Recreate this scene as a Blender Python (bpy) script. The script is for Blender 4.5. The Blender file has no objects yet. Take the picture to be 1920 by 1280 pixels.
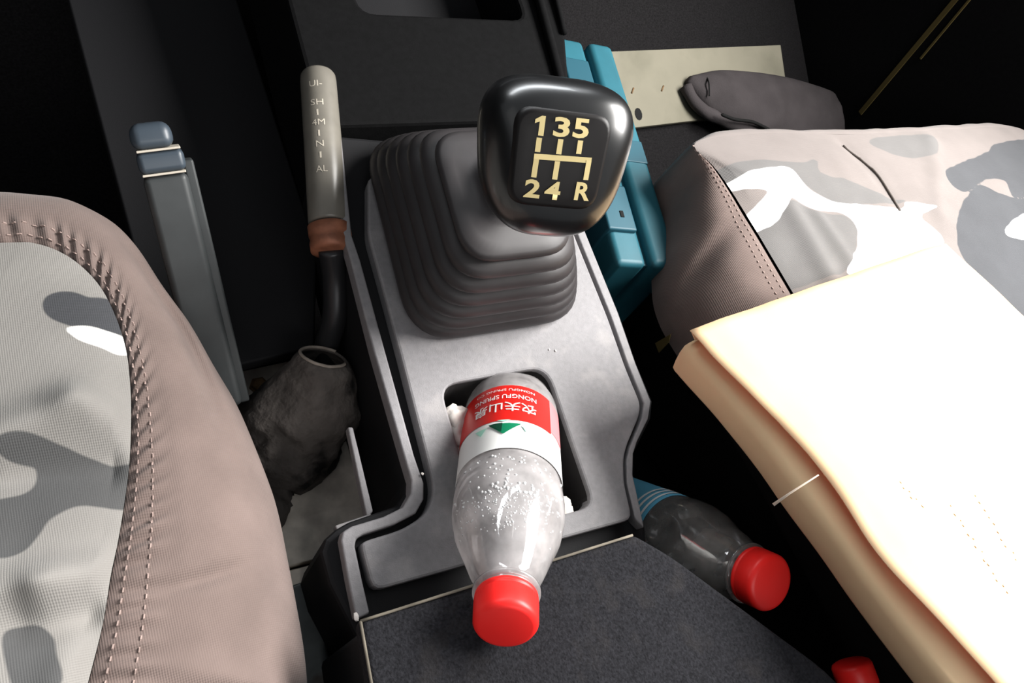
import bpy, bmesh, math, random
import numpy as np
from mathutils import Vector, Matrix, noise
random.seed(7); np.random.seed(7)
S = bpy.context.scene
COL = S.collection

# ------------------------------------------------------------------ camera
F = 1400.0
_X = Vector((.864, -.167, .476)).normalized()
_Z = Vector((.357, -.463, -.811)); _Z = (_Z - _X * _X.dot(_Z)).normalized()
_Y = _Z.cross(_X)
RIGHT = Vector((_X[0], _Y[0], _Z[0])); DOWN = Vector((_X[1], _Y[1], _Z[1])); FWD = Vector((_X[2], _Y[2], _Z[2]))
CAM = Vector((0, 0, .62))
cd = bpy.data.cameras.new('camera'); co = bpy.data.objects.new('camera', cd); COL.objects.link(co)
m3 = Matrix((RIGHT, -DOWN, -FWD)).transposed()
co.matrix_world = Matrix.Translation(CAM) @ m3.to_4x4()
cd.sensor_width = 36; cd.lens = F / 1920 * 36; cd.clip_start = .01
S.camera = co

# ------------------------------------------------------------------ light
w = bpy.data.worlds.new('overcast_day'); S.world = w; w.use_nodes = True
bg = w.node_tree.nodes['Background']; bg.inputs[0].default_value = (.9, .95, 1, 1); bg.inputs[1].default_value = .28

def area(name, loc, target, sx, sy, power, col):
    d = bpy.data.lights.new(name, 'AREA'); d.shape = 'RECTANGLE'; d.size = sx; d.size_y = sy; d.energy = power; d.color = col
    o = bpy.data.objects.new(name, d); COL.objects.link(o); o.location = loc
    o.rotation_euler = (Vector(target) - Vector(loc)).to_track_quat('-Z', 'Y').to_euler()
    return o
# daylight entering through the passenger window, the windscreen and the driver's window
area('passenger_window_daylight', (1.04, .08, 1.06), (.36, .04, .25), .80, .46, 51.0, (1, .98, .95))
area('windscreen_daylight', (.20, 1.28, 1.12), (.15, .1, .42), 1.3, .30, 24.0, (.93, .97, 1))
area('driver_window_daylight', (-.80, .05, 1.05), (.1, .1, .2), .8, .45, .35, (1, .98, .95))
area('rear_window_daylight', (.0, -1.15, 1.30), (.12, .15, .2), .95, .40, 6.0, (1, .98, .96))
vs = S.view_settings
vs.view_transform = 'Standard'; vs.look = 'None'; vs.gamma = 1; vs.use_curve_mapping = False; vs.exposure = 0.0

# ------------------------------------------------------------------ helpers
def ray(px, py):
    return RIGHT * ((px - 960) / F) + DOWN * ((py - 640) / F) + FWD
def Pz(px, py, z):
    d = ray(px, py); return CAM + d * ((z - CAM.z) / d.z)
def PD(px, py, dep): return CAM + ray(px, py) * dep
def Ppl(px, py, p0, n):
    d = ray(px, py); return CAM + d * (n.dot(p0 - CAM) / n.dot(d))
CN = Vector((0, -.1, 1)).normalized(); CP0 = Vector((0, .147, .222))
def Pc(px, py, h=0):            # point on the console top (or h above it)
    return Ppl(px, py, CP0 + CN * h, CN)

def link(o, parent=None):
    COL.objects.link(o)
    if parent is not None: o.parent = parent
    return o
def thing(name, label, cat, loc=(0, 0, 0), group=None):
    o = bpy.data.objects.new(name, None); o.empty_display_size = .02
    COL.objects.link(o); o.location = loc
    o['label'] = label; o['category'] = cat
    if group: o['group'] = group
    return o
def tag(o, label=None, cat=None, kind=None, group=None):
    if label: o['label'] = label
    if cat: o['category'] = cat
    if kind: o['kind'] = kind
    if group: o['group'] = group
    return o
def mesh_obj(name, verts, faces, mat, parent=None, smooth=False, bevel=0, seg=2, angle=35, sub=0, solid=0):
    me = bpy.data.meshes.new(name)
    off = Vector((0, 0, 0))
    p = parent
    while p is not None: off += p.location; p = p.parent
    me.from_pydata([tuple(Vector(v) - off) for v in verts], [], faces)
    bm = bmesh.new(); bm.from_mesh(me); bmesh.ops.recalc_face_normals(bm, faces=bm.faces); bm.to_mesh(me); bm.free()
    return finish(name, me, mat, parent, smooth, bevel, seg, angle, sub, solid)
def finish(name, me, mat, parent, smooth=False, bevel=0, seg=2, angle=35, sub=0, solid=0):
    me.materials.clear(); me.materials.append(mat)
    if smooth or bevel:
        for f in me.polygons: f.use_smooth = True
    o = bpy.data.objects.new(name, me); link(o, parent)
    if solid:
        m = o.modifiers.new('solid', 'SOLIDIFY'); m.thickness = solid; m.offset = -1
    if bevel:
        m = o.modifiers.new('bevel', 'BEVEL'); m.width = bevel; m.segments = seg; m.limit_method = 'ANGLE'; m.angle_limit = math.radians(angle)
        m.harden_normals = False
        wn = o.modifiers.new('wn', 'WEIGHTED_NORMAL'); wn.keep_sharp = True
    if sub:
        m = o.modifiers.new('sub', 'SUBSURF'); m.levels = sub; m.render_levels = sub
    return o
def slab(name, top, down, mat, parent=None, bevel=.001, seg=2, **k):
    """prism from a planar outline, extruded by the vector down"""
    n = len(top); top = [Vector(t) for t in top]
    v = top + [t + down for t in top]
    f = [list(range(n)), list(range(2 * n - 1, n - 1, -1))] + [[i, (i + 1) % n, (i + 1) % n + n, i + n] for i in range(n)]
    return mesh_obj(name, v, f, mat, parent, bevel=bevel, seg=seg, **k)
def inset(loop, c, nrm):
    """offset a closed planar loop by c to its left (seen from nrm)"""
    out = []; n_ = len(loop)
    for i in range(n_):
        a, b, d = Vector(loop[i - 1]), Vector(loop[i]), Vector(loop[(i + 1) % n_])
        u, v = (b - a).normalized(), (d - b).normalized()
        p, q_ = nrm.cross(u), nrm.cross(v); mdir = (p + q_)
        if mdir.length < 1e-6: mdir = p
        mdir.normalize(); out.append(b + mdir * (c / max(.5, mdir.dot(p))))
    return out
def area2(loop):
    return sum(a.x * b.y - b.x * a.y for a, b in zip(loop, loop[1:] + loop[:1]))
def slab_hole(name, outer, holes, down, mat, parent=None, bevel=.001, seg=2):
    """plate with holes: chamfered top edges, straight sides"""
    bm = bmesh.new(); off = Vector((0, 0, 0)); p = parent
    while p is not None: off += p.location; p = p.parent
    loops = []
    for k, lp in enumerate([outer] + holes):
        lp = [Vector(q_) for q_ in lp]
        if (area2(lp) < 0) != (k > 0): lp = lp[::-1]          # outer loop runs left-handed inwards, holes outwards
        t_ = inset(lp, bevel, CN)
        loops.append([[bm.verts.new(v - off) for v in L_] for L_ in (t_, [v + (t2 - v) * .3 - CN * bevel * .3 for v, t2 in zip(lp, t_)], [v - CN * bevel for v in lp], [v + down for v in lp])])
    ed = []
    for L4 in loops:
        for i in range(len(L4[0])): ed.append(bm.edges.new((L4[0][i], L4[0][(i + 1) % len(L4[0])])))
    bmesh.ops.triangle_fill(bm, edges=ed, use_beauty=True, normal=CN)
    ftop = set(bm.faces)
    for L4 in loops:
        m_ = len(L4[0])
        for a, b in zip(L4, L4[1:]):
            for i in range(m_): bm.faces.new((a[i], a[(i + 1) % m_], b[(i + 1) % m_], b[i]))
    bmesh.ops.recalc_face_normals(bm, faces=bm.faces)
    me = bpy.data.meshes.new(name); bm.to_mesh(me); bm.free()
    return finish(name, me, mat, parent)
def round_poly(pts, r, n=6):
    """round the corners of a polygon of Vectors; r may be a list"""
    out = []; N = len(pts)
    for i in range(N):
        a, b, c = Vector(pts[i - 1]), Vector(pts[i]), Vector(pts[(i + 1) % N])
        rr = r[i] if isinstance(r, (list, tuple)) else r
        if rr <= 0: out.append(b); continue
        u = (a - b); v = (c - b); k = min(rr, u.length * .48, v.length * .48)
        p, q = b + u.normalized() * k, b + v.normalized() * k
        for t in range(n + 1):
            s = t / n; out.append(p * (1 - s) ** 2 + b * 2 * s * (1 - s) + q * s ** 2)
    return out
def catmull(pts, n=8, closed=False):
    pts = [Vector(p) for p in pts]; out = []; N = len(pts)
    for i in range(N if closed else N - 1):
        g = lambda j: pts[j % N] if closed else pts[max(0, min(N - 1, j))]
        a, b, c, d = g(i - 1), g(i), g(i + 1), g(i + 2)
        for t in range(n):
            s = t / n
            out.append(.5 * ((2 * b) + (c - a) * s + (2 * a - 5 * b + 4 * c - d) * s * s + (3 * b - a - 3 * c + d) * s ** 3))
    if not closed: out.append(pts[-1])
    return out
def frame(axis, hint=Vector((0, 0, 1))):
    a = axis.normalized(); e = hint - a * hint.dot(a)
    if e.length < 1e-4: e = Vector((1, 0, 0)) - a * a.x
    e.normalize(); return e, a.cross(e)
def tube(name, path, rad, mat, parent=None, n=14, cap=True, smooth=True, flat=1.0, hint=Vector((0, 0, 1)), noise_amp=0, bevel=0):
    path = [Vector(p) for p in path]; V = []; Fc = []
    if not isinstance(rad, (list, tuple)): rad = [rad] * len(path)
    for i, p in enumerate(path):
        t = path[min(i + 1, len(path) - 1)] - path[max(i - 1, 0)]
        e, g = frame(t, hint)
        for k in range(n):
            a = 2 * math.pi * k / n
            q = p + e * math.cos(a) * rad[i] * flat + g * math.sin(a) * rad[i]
            if noise_amp:
                q = q + (q - p) * noise_amp * noise.noise(q * 55) 
            V.append(q)
    for i in range(len(path) - 1):
        for k in range(n):
            Fc.append([i * n + k, i * n + (k + 1) % n, (i + 1) * n + (k + 1) % n, (i + 1) * n + k])
    if cap:
        Fc.append(list(range(n))[::-1]); Fc.append([(len(path) - 1) * n + k for k in range(n)])
    return mesh_obj(name, V, Fc, mat, parent, smooth=smooth, bevel=bevel)
def lathe(name, prof, o, axis, mat, parent=None, n=48, hint=Vector((0, 0, 1)), rfun=None, cap0=False, cap1=False, bevel=0):
    """prof: list of (s along axis, radius)"""
    e, g = frame(axis, hint); a_ = axis.normalized(); V = []; Fc = []
    for (s, r) in prof:
        for k in range(n):
            a = 2 * math.pi * k / n
            rr = r if rfun is None else rfun(s, r, a)
            V.append(o + a_ * s + e * math.cos(a) * rr + g * math.sin(a) * rr)
    L = len(prof)
    for i in range(L - 1):
        for k in range(n):
            Fc.append([i * n + k, i * n + (k + 1) % n, (i + 1) * n + (k + 1) % n, (i + 1) * n + k])
    if cap0: Fc.append(list(range(n))[::-1])
    if cap1: Fc.append([(L - 1) * n + k for k in range(n)])
    return mesh_obj(name, V, Fc, mat, parent, smooth=True, bevel=bevel)
def text_mesh(s, size=1.0, extrude=0.0, offset=0.0, align='CENTER'):
    c = bpy.data.curves.new('t', 'FONT'); c.body = s; c.size = size; c.extrude = extrude; c.offset = offset
    c.align_x = align; c.align_y = 'CENTER'; c.resolution_u = 3
    o = bpy.data.objects.new('t', c); COL.objects.link(o)
    bpy.context.view_layer.update()
    me = bpy.data.meshes.new_from_object(o.evaluated_get(bpy.context.evaluated_depsgraph_get()))
    bpy.data.objects.remove(o); bpy.data.curves.remove(c)
    return me
def text_obj(name, s, mat, parent, fn, width=None, height=None, offset=0, sub=0, rot=0, cx=0, cy=0):
    """write text s; its flat bounding box is fitted to width x height about (cx,cy), then fn(x,y)->world point"""
    me = text_mesh(s, 1.0, 0, offset)
    P = np.array([v.co[:2] for v in me.vertices]); lo, hi = P.min(0), P.max(0); sz = np.maximum(hi - lo, 1e-6)
    off = Vector((0, 0, 0)); p = parent
    while p is not None: off += p.location; p = p.parent
    bm = bmesh.new(); bm.from_mesh(me)
    if sub:
        bmesh.ops.triangulate(bm, faces=bm.faces)
        bmesh.ops.subdivide_edges(bm, edges=[e for e in bm.edges if e.calc_length() > .08], cuts=sub)
    sx = (width or 0) / sz[0] if width else None; sy = (height or 0) / sz[1] if height else None
    sx = sx or sy; sy = sy or sx
    mid = (lo + hi) / 2
    for v in bm.verts:
        x, y = (v.co.x - mid[0]) * sx, (v.co.y - mid[1]) * sy
        v.co = fn(cx + x, cy + y) - off
    bm.to_mesh(me); bm.free(); me.name = name
    return finish(name, me, mat, parent)

# ------------------------------------------------------------------ materials
def srgb(r, g, b):
    f = lambda c: (c / 255 / 12.92) if c / 255 <= .04045 else ((c / 255 + .055) / 1.055) ** 2.4
    return (f(r), f(g), f(b), 1)
def new_mat(name):
    m = bpy.data.materials.new(name); m.use_nodes = True
    nt = m.node_tree; return m, nt, nt.nodes['Principled BSDF']
def N(nt, t, **k):
    n = nt.nodes.new(t)
    for a, b in k.items(): setattr(n, a, b)
    return n
def basic(name, col, rough=.6, spec=.5, metal=0, var=.0, vscale=40, bump=0, bscale=400, coat=0, bdist=.001, col2=None, c2scale=30, c2lo=.5, c2hi=.65, det=4):
    m, nt, b = new_mat(name)
    b.inputs['Roughness'].default_value = rough; b.inputs['Metallic'].default_value = metal
    b.inputs['Specular IOR Level'].default_value = spec; b.inputs['Coat Weight'].default_value = coat
    b.inputs['Base Color'].default_value = col
    tc = N(nt, 'ShaderNodeTexCoord'); src = None
    if var:
        nz = N(nt, 'ShaderNodeTexNoise'); nz.inputs['Scale'].default_value = vscale; nz.inputs['Detail'].default_value = det
        nt.links.new(tc.outputs['Object'], nz.inputs['Vector'])
        mp = N(nt, 'ShaderNodeMapRange'); mp.inputs[1].default_value = .3; mp.inputs[2].default_value = .7
        mp.inputs[3].default_value = 1 - var; mp.inputs[4].default_value = 1 + var
        nt.links.new(nz.outputs['Fac'], mp.inputs[0])
        mx = N(nt, 'ShaderNodeMix', data_type='RGBA', blend_type='MULTIPLY'); mx.inputs[0].default_value = 1
        mx.inputs[6].default_value = col; nt.links.new(mp.outputs[0], mx.inputs[7]); src = mx.outputs[2]
    if col2:
        nz = N(nt, 'ShaderNodeTexNoise'); nz.inputs['Scale'].default_value = c2scale; nz.inputs['Detail'].default_value = 6
        nt.links.new(tc.outputs['Object'], nz.inputs['Vector'])
        mp = N(nt, 'ShaderNodeMapRange'); mp.inputs[1].default_value = c2lo; mp.inputs[2].default_value = c2hi
        nt.links.new(nz.outputs['Fac'], mp.inputs[0])
        mx = N(nt, 'ShaderNodeMix', data_type='RGBA'); nt.links.new(mp.outputs[0], mx.inputs[0])
        if src: nt.links.new(src, mx.inputs[6])
        else: mx.inputs[6].default_value = col
        mx.inputs[7].default_value = col2; src = mx.outputs[2]
    if src: nt.links.new(src, b.inputs['Base Color'])
    if bump:
        nz = N(nt, 'ShaderNodeTexNoise'); nz.inputs['Scale'].default_value = bscale; nz.inputs['Detail'].default_value = 3
        nt.links.new(tc.outputs['Object'], nz.inputs['Vector'])
        bp = N(nt, 'ShaderNodeBump'); bp.inputs['Strength'].default_value = bump; bp.inputs['Distance'].default_value = bdist
        nt.links.new(nz.outputs['Fac'], bp.inputs['Height']); nt.links.new(bp.outputs[0], b.inputs['Normal'])
    return m

M = {}
M['console'] = basic('grey_console_plastic', srgb(128, 126, 128), .55, .3, var=.08, vscale=300, bump=.35, bscale=1400, bdist=.0004, col2=srgb(158, 154, 153), c2scale=45, c2lo=.55, c2hi=.85)
M['console_dark'] = basic('dark_console_plastic', srgb(26, 26, 28), .7, .2, bump=.2, bscale=1400, bdist=.0004)
M['bin'] = basic('dark_bin_plastic', srgb(48, 46, 46), .6, .35, var=.15, vscale=60)
M['rubber'] = basic('black_rubber', srgb(50, 47, 48), .5, .4, var=.12, vscale=80)
M['knob'] = basic('glossy_black_plastic', srgb(12, 12, 13), .29, .8, coat=.2)
M['knob_face'] = basic('knob_face_plastic', srgb(18, 15, 15), .45, .25)
M['cream'] = basic('cream_paint', srgb(226, 206, 148), .6, .3)
M['carpet'] = basic('charcoal_carpet', srgb(31, 31, 34), .95, .1, var=.45, vscale=700, bump=.6, bscale=900, bdist=.001, col2=srgb(46, 44, 44), c2scale=60, c2lo=.55, c2hi=.9)
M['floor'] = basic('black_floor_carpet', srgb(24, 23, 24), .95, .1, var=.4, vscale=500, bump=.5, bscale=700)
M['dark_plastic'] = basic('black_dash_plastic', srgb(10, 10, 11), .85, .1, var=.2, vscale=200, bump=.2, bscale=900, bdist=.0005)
M['metal_dirty'] = basic('dusty_painted_metal', srgb(205, 196, 184), .75, .3, var=.3, vscale=60, bump=.4, bscale=120, bdist=.001, col2=srgb(165, 155, 146), c2scale=25, c2lo=.45, c2hi=.6)
M['metal_grey'] = basic('grey_bracket_steel', srgb(88, 92, 92), .45, .5, .4, var=.25, vscale=60, col2=srgb(60, 45, 36), c2scale=40, c2lo=.55, c2hi=.7)
M['rust'] = basic('rusty_bolt', srgb(112, 88, 62), .8, .3, var=.3, vscale=200)
M['leather'] = basic('dusty_grey_leather', srgb(92, 86, 82), .8, .3, var=.25, vscale=50, bump=.8, bscale=140, bdist=.003, col2=srgb(34, 32, 32), c2scale=38, c2lo=.5, c2hi=.62)
M['leather_edge'] = basic('pale_leather_edge', srgb(150, 140, 130), .8, .3, var=.2, vscale=200)
M['grip'] = basic('worn_grey_grip', srgb(112, 108, 100), .32, .5, var=.12, vscale=60)
M['copper'] = basic('worn_copper_ring', srgb(150, 96, 72), .55, .5, .25, var=.3, vscale=120)
M['steel'] = basic('dark_steel_rod', srgb(50, 50, 52), .35, .5, .5)
M['brake'] = basic('grey_brake_plastic', srgb(56, 59, 60), .5, .4, var=.12, vscale=60)
M['brake_head'] = basic('blue_grey_brake_plastic', srgb(58, 67, 76), .4, .45)
M['etch'] = basic('pale_lettering', srgb(190, 182, 168), .6, .3)
M['teal'] = basic('teal_case_plastic', srgb(35, 92, 105), .5, .4, var=.1, vscale=40, bump=.1, bscale=900, bdist=.0004)
M['teal_dark'] = basic('teal_latch_plastic', srgb(31, 78, 92), .5, .4)
M['board'] = basic('shaded_off_white_board', srgb(122, 118, 104), .8, .2, var=.06, vscale=18, col2=srgb(92, 90, 77), c2scale=10, c2lo=.5, c2hi=.8)  # off-white darkened so the colour carries the footwell shade
M['binding'] = basic('frayed_edge_binding', srgb(104, 98, 88), .9, .1, var=.4, vscale=60)
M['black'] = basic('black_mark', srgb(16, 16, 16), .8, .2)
M['yellow'] = basic('dull_yellow_strip', srgb(84, 72, 40), .7, .2)
M['wool'] = basic('dark_grey_cloth', srgb(62, 58, 59), .95, .1, var=.15, vscale=35, bump=.4, bscale=600)
M['red_cap'] = basic('red_cap_plastic', srgb(246, 38, 34), .42, .4)
M['red_cap'].node_tree.nodes['Principled BSDF'].inputs['Subsurface Weight'].default_value = .0
M['tissue'] = basic('white_tissue', srgb(235, 228, 222), .9, .1)
M['thread'] = basic('pale_thread', srgb(190, 175, 160), .8, .2)

def fabric(name, col, weave=2000, var=.12):
    m, nt, b = new_mat(name); b.inputs['Roughness'].default_value = .95; b.inputs['Specular IOR Level'].default_value = .1
    b.inputs['Sheen Weight'].default_value = .15
    tc = N(nt, 'ShaderNodeTexCoord')
    nz = N(nt, 'ShaderNodeTexNoise'); nz.inputs['Scale'].default_value = 35; nz.inputs['Detail'].default_value = 6
    nt.links.new(tc.outputs['Object'], nz.inputs['Vector'])
    mp = N(nt, 'ShaderNodeMapRange'); mp.inputs[1].default_value = .3; mp.inputs[2].default_value = .7; mp.inputs[3].default_value = 1 - var; mp.inputs[4].default_value = 1 + var
    nt.links.new(nz.outputs['Fac'], mp.inputs[0])
    mx = N(nt, 'ShaderNodeMix', data_type='RGBA', blend_type='MULTIPLY'); mx.inputs[0].default_value = 1; mx.inputs[6].default_value = col
    nt.links.new(mp.outputs[0], mx.inputs[7]); nt.links.new(mx.outputs[2], b.inputs['Base Color'])
    w1 = N(nt, 'ShaderNodeTexWave', bands_direction='X'); w1.inputs['Scale'].default_value = weave / 6.3; w1.inputs['Distortion'].default_value = .6
    w2 = N(nt, 'ShaderNodeTexWave', bands_direction='Y'); w2.inputs['Scale'].default_value = weave / 6.3; w2.inputs['Distortion'].default_value = .6
    ad = N(nt, 'ShaderNodeMath', operation='ADD')
    for q in (w1, w2): nt.links.new(tc.outputs['Object'], q.inputs['Vector'])
    nt.links.new(w1.outputs['Fac'], ad.inputs[0]); nt.links.new(w2.outputs['Fac'], ad.inputs[1])
    bp = N(nt, 'ShaderNodeBump'); bp.inputs['Strength'].default_value = .35; bp.inputs['Distance'].default_value = .0003
    nt.links.new(ad.outputs[0], bp.inputs['Height']); nt.links.new(bp.outputs[0], b.inputs['Normal'])
    return m, nt, b, mx
M['brown'], *_ = fabric('mauve_brown_fabric', srgb(112, 98, 93))
M['shade_skirt'] = basic('black_shade_skirt', srgb(20, 18, 18), .95, .1)  # black stands in for the shade low on the seat sides
M['stitch'] = basic('brown_stitching', srgb(165, 145, 138), .9, .1)
M['piping'] = basic('dark_seam', srgb(88, 82, 78), .9, .1)
def camo(name, base, mid, dark, white):
    m, nt, b, mx = fabric(name, base, 2200, .06)
    src = None
    cur = None
    for att, c in (('mid', mid), ('dark', dark), ('white', white)):
        a = N(nt, 'ShaderNodeAttribute', attribute_name=att)
        lt = N(nt, 'ShaderNodeMapRange'); lt.inputs[1].default_value = -.0004; lt.inputs[2].default_value = .0006
        nt.links.new(a.outputs['Fac'], lt.inputs[0])
        x = N(nt, 'ShaderNodeMix', data_type='RGBA'); nt.links.new(lt.outputs[0], x.inputs[0])
        if cur: nt.links.new(cur, x.inputs[6])
        else: x.inputs[6].default_value = base
        x.inputs[7].default_value = c; cur = x.outputs[2]
    nt.links.new(cur, mx.inputs[6])
    return m
M['camo_l'] = camo('grey_camouflage_fabric', srgb(137, 134, 130), srgb(84, 84, 84), srgb(70, 71, 74), srgb(246, 244, 240))
M['camo_r'] = camo('pale_camouflage_fabric', srgb(119, 112, 109), srgb(103, 101, 100), srgb(72, 73, 76), srgb(246, 246, 246))

def kraft(name, col, trans):
    m = bpy.data.materials.new(name); m.use_nodes = True; nt = m.node_tree; nt.nodes.clear()
    out = N(nt, 'ShaderNodeOutputMaterial'); d = N(nt, 'ShaderNodeBsdfDiffuse'); t = N(nt, 'ShaderNodeBsdfTranslucent'); mx = N(nt, 'ShaderNodeMixShader')
    tc = N(nt, 'ShaderNodeTexCoord'); nz = N(nt, 'ShaderNodeTexNoise'); nz.inputs['Scale'].default_value = 60; nz.inputs['Detail'].default_value = 8
    nt.links.new(tc.outputs['Object'], nz.inputs['Vector'])
    cr = N(nt, 'ShaderNodeMix', data_type='RGBA'); cr.inputs[6].default_value = col; cr.inputs[7].default_value = tuple(c * .9 for c in col[:3]) + (1,)
    nt.links.new(nz.outputs['Fac'], cr.inputs[0]); nt.links.new(cr.outputs[2], d.inputs[0])
    t.inputs[0].default_value = trans; mx.inputs[0].default_value = .26
    nt.links.new(d.outputs[0], mx.inputs[1]); nt.links.new(t.outputs[0], mx.inputs[2]); nt.links.new(mx.outputs[0], out.inputs[0])
    return m
M['kraft'] = kraft('kraft_paper', srgb(240, 212, 170), srgb(225, 58, 10))

def plastic_clear(name, tint, rough=.05, alpha=.3):
    # thin clear PET shell: mostly see-through, with gloss and a faint milky film of condensation
    m = bpy.data.materials.new(name); m.use_nodes = True; nt = m.node_tree; nt.nodes.clear()
    out = N(nt, 'ShaderNodeOutputMaterial'); g = N(nt, 'ShaderNodeBsdfGlossy'); t = N(nt, 'ShaderNodeBsdfTransparent'); d = N(nt, 'ShaderNodeBsdfDiffuse')
    d2 = N(nt, 'ShaderNodeBsdfTranslucent'); dd = N(nt, 'ShaderNodeMixShader'); dd.inputs[0].default_value = .5
    g.inputs['Roughness'].default_value = rough; t.inputs[0].default_value = (.95, .96, .97, 1); d.inputs[0].default_value = tint; d2.inputs[0].default_value = tint
    nt.links.new(d.outputs[0], dd.inputs[1]); nt.links.new(d2.outputs[0], dd.inputs[2])
    tc = N(nt, 'ShaderNodeTexCoord'); nz = N(nt, 'ShaderNodeTexNoise'); nz.inputs['Scale'].default_value = 45; nz.inputs['Detail'].default_value = 5
    nt.links.new(tc.outputs['Object'], nz.inputs['Vector'])
    mp = N(nt, 'ShaderNodeMapRange'); mp.inputs[1].default_value = .35; mp.inputs[2].default_value = .7; mp.inputs[3].default_value = alpha * .6; mp.inputs[4].default_value = alpha * 1.4
    nt.links.new(nz.outputs['Fac'], mp.inputs[0])
    a = N(nt, 'ShaderNodeMixShader'); nt.links.new(mp.outputs[0], a.inputs[0])
    nt.links.new(t.outputs[0], a.inputs[1]); nt.links.new(dd.outputs[0], a.inputs[2])
    fr = N(nt, 'ShaderNodeFresnel'); fr.inputs[0].default_value = 1.5
    vz = N(nt, 'ShaderNodeTexVoronoi'); vz.inputs['Scale'].default_value = 380; nt.links.new(tc.outputs['Object'], vz.inputs['Vector'])
    bp = N(nt, 'ShaderNodeBump'); bp.inputs['Strength'].default_value = .25; bp.inputs['Distance'].default_value = .0008; nt.links.new(nz.outputs['Fac'], bp.inputs['Height'])
    nt.links.new(bp.outputs[0], g.inputs['Normal']); nt.links.new(bp.outputs[0], fr.inputs['Normal'])
    fm = N(nt, 'ShaderNodeMath', operation='MULTIPLY_ADD'); fm.inputs[1].default_value = .9; fm.inputs[2].default_value = .05
    nt.links.new(fr.outputs[0], fm.inputs[0])
    b = N(nt, 'ShaderNodeMixShader'); nt.links.new(fm.outputs[0], b.inputs[0])
    nt.links.new(a.outputs[0], b.inputs[1]); nt.links.new(g.outputs[0], b.inputs[2]); nt.links.new(b.outputs[0], out.inputs[0])
    return m
M['pet'] = plastic_clear('clear_bottle_plastic', srgb(225, 220, 220), alpha=.74)
M['pet_dim'] = plastic_clear('scuffed_bottle_plastic', srgb(200, 196, 192), alpha=.38)
M['drop'] = basic('water_droplet', srgb(245, 245, 245), .03, .6)
M['drop'].node_tree.nodes['Principled BSDF'].inputs['Transmission Weight'].default_value = .45  # partly opaque white puts the drops' bright glints into the colour
M['drop'].node_tree.nodes['Principled BSDF'].inputs['IOR'].default_value = 1.33
M['red_label'] = basic('red_label_film', srgb(214, 32, 26), .4, .4)
M['white_label'] = basic('white_label_film', srgb(240, 240, 238), .4, .4)
M['pink_label'] = basic('pink_label_film', srgb(226, 120, 124), .4, .4)
M['green_print'] = basic('green_print', srgb(10, 120, 82), .5, .3)
M['dark_green_print'] = basic('dark_green_print', srgb(8, 62, 44), .5, .3)
M['mint_print'] = basic('mint_print', srgb(170, 226, 206), .5, .3)
M['blue_label'] = basic('blue_label_film', srgb(96, 170, 200), .4, .4)
M['print_grey'] = basic('faint_print', srgb(222, 196, 156), .9, .1)

# ================================================================== the cab
Vd = Vector((0, 0, -1))
def box(name, lo, hi, mat, parent=None, bevel=.002, **k):
    x0, y0, z0 = lo; x1, y1, z1 = hi
    return slab(name, [(x0, y0, z1), (x1, y0, z1), (x1, y1, z1), (x0, y1, z1)], Vector((0, 0, z0 - z1)), mat, parent, bevel=bevel, **k)
TS = .436; TY = .45            # toe board: starts at y=TY and rises forward
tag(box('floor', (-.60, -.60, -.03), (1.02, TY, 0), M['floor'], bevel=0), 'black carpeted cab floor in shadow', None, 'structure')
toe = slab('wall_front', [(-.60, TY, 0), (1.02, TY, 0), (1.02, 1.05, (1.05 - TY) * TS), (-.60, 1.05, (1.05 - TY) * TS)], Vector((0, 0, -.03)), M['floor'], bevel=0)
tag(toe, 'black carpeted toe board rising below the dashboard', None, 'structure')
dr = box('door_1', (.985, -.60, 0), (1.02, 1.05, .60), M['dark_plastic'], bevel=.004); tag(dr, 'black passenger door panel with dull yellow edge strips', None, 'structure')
def Px(px, py, x):
    d = ray(px, py); return CAM + d * (x / d.x)
for (a, b, wd) in (((1612, 212), (1800, -12), .0032), ((1725, 110), (1850, -40), .0012)):
    p, q = Px(*a, .983), Px(*b, .983)
    sl = slab('edge_strip', [p + Vector((0, -wd, 0)), p + Vector((0, wd, 0)), q + Vector((0, wd, 0)), q + Vector((0, -wd, 0))], Vector((.004, 0, 0)), M['yellow'], dr, bevel=0)
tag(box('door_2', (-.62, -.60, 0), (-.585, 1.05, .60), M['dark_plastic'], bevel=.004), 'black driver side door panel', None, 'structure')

# dashboard, far and dark
dash = thing('dashboard', 'dark lower dashboard across the front of the cab', 'dashboard', (.2, .75, .3))
box('fascia', (-.58, .74, .36), (.98, .95, .77), M['dark_plastic'], dash, bevel=.02, seg=4)  # top raised, out of view, to block low windscreen light
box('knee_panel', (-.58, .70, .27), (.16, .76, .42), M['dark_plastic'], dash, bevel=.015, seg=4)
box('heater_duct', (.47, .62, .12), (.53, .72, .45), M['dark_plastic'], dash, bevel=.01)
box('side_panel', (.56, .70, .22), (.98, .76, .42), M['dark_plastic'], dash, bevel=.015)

# forward console under the dashboard, with an open tray
fc = thing('front_console', 'dark plastic console tray running forward under the dashboard', 'console', (.28, .46, .15))
def q(x, y, h=0): return Vector((x, y, .222 + .1 * (y - .147) + h))
outer = [q(.150, .338, -.002), q(.352, .338, -.002), q(.386, .44, -.002), q(.398, .66, -.002), q(.16, .66, -.002)]
hole = round_poly([q(.205, .435, -.002), q(.345, .435, -.002), q(.355, .64, -.002), q(.205, .64, -.002)], .012, 4)
slab_hole('tray_frame', outer, [hole], Vector((0, 0, -.10)), M['dark_plastic'], fc, bevel=.003)
slab('tray_floor', [p + Vector((0, 0, -.06)) for p in hole], Vector((0, 0, -.01)), M['console_dark'], fc, bevel=0)
tube('edge_ridge', catmull([q(.352, .36, .0), q(.364, .46, .003), q(.374, .56, .004), q(.380, .65, .004)], 6), .004, M['dark_plastic'], fc, 8)
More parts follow.
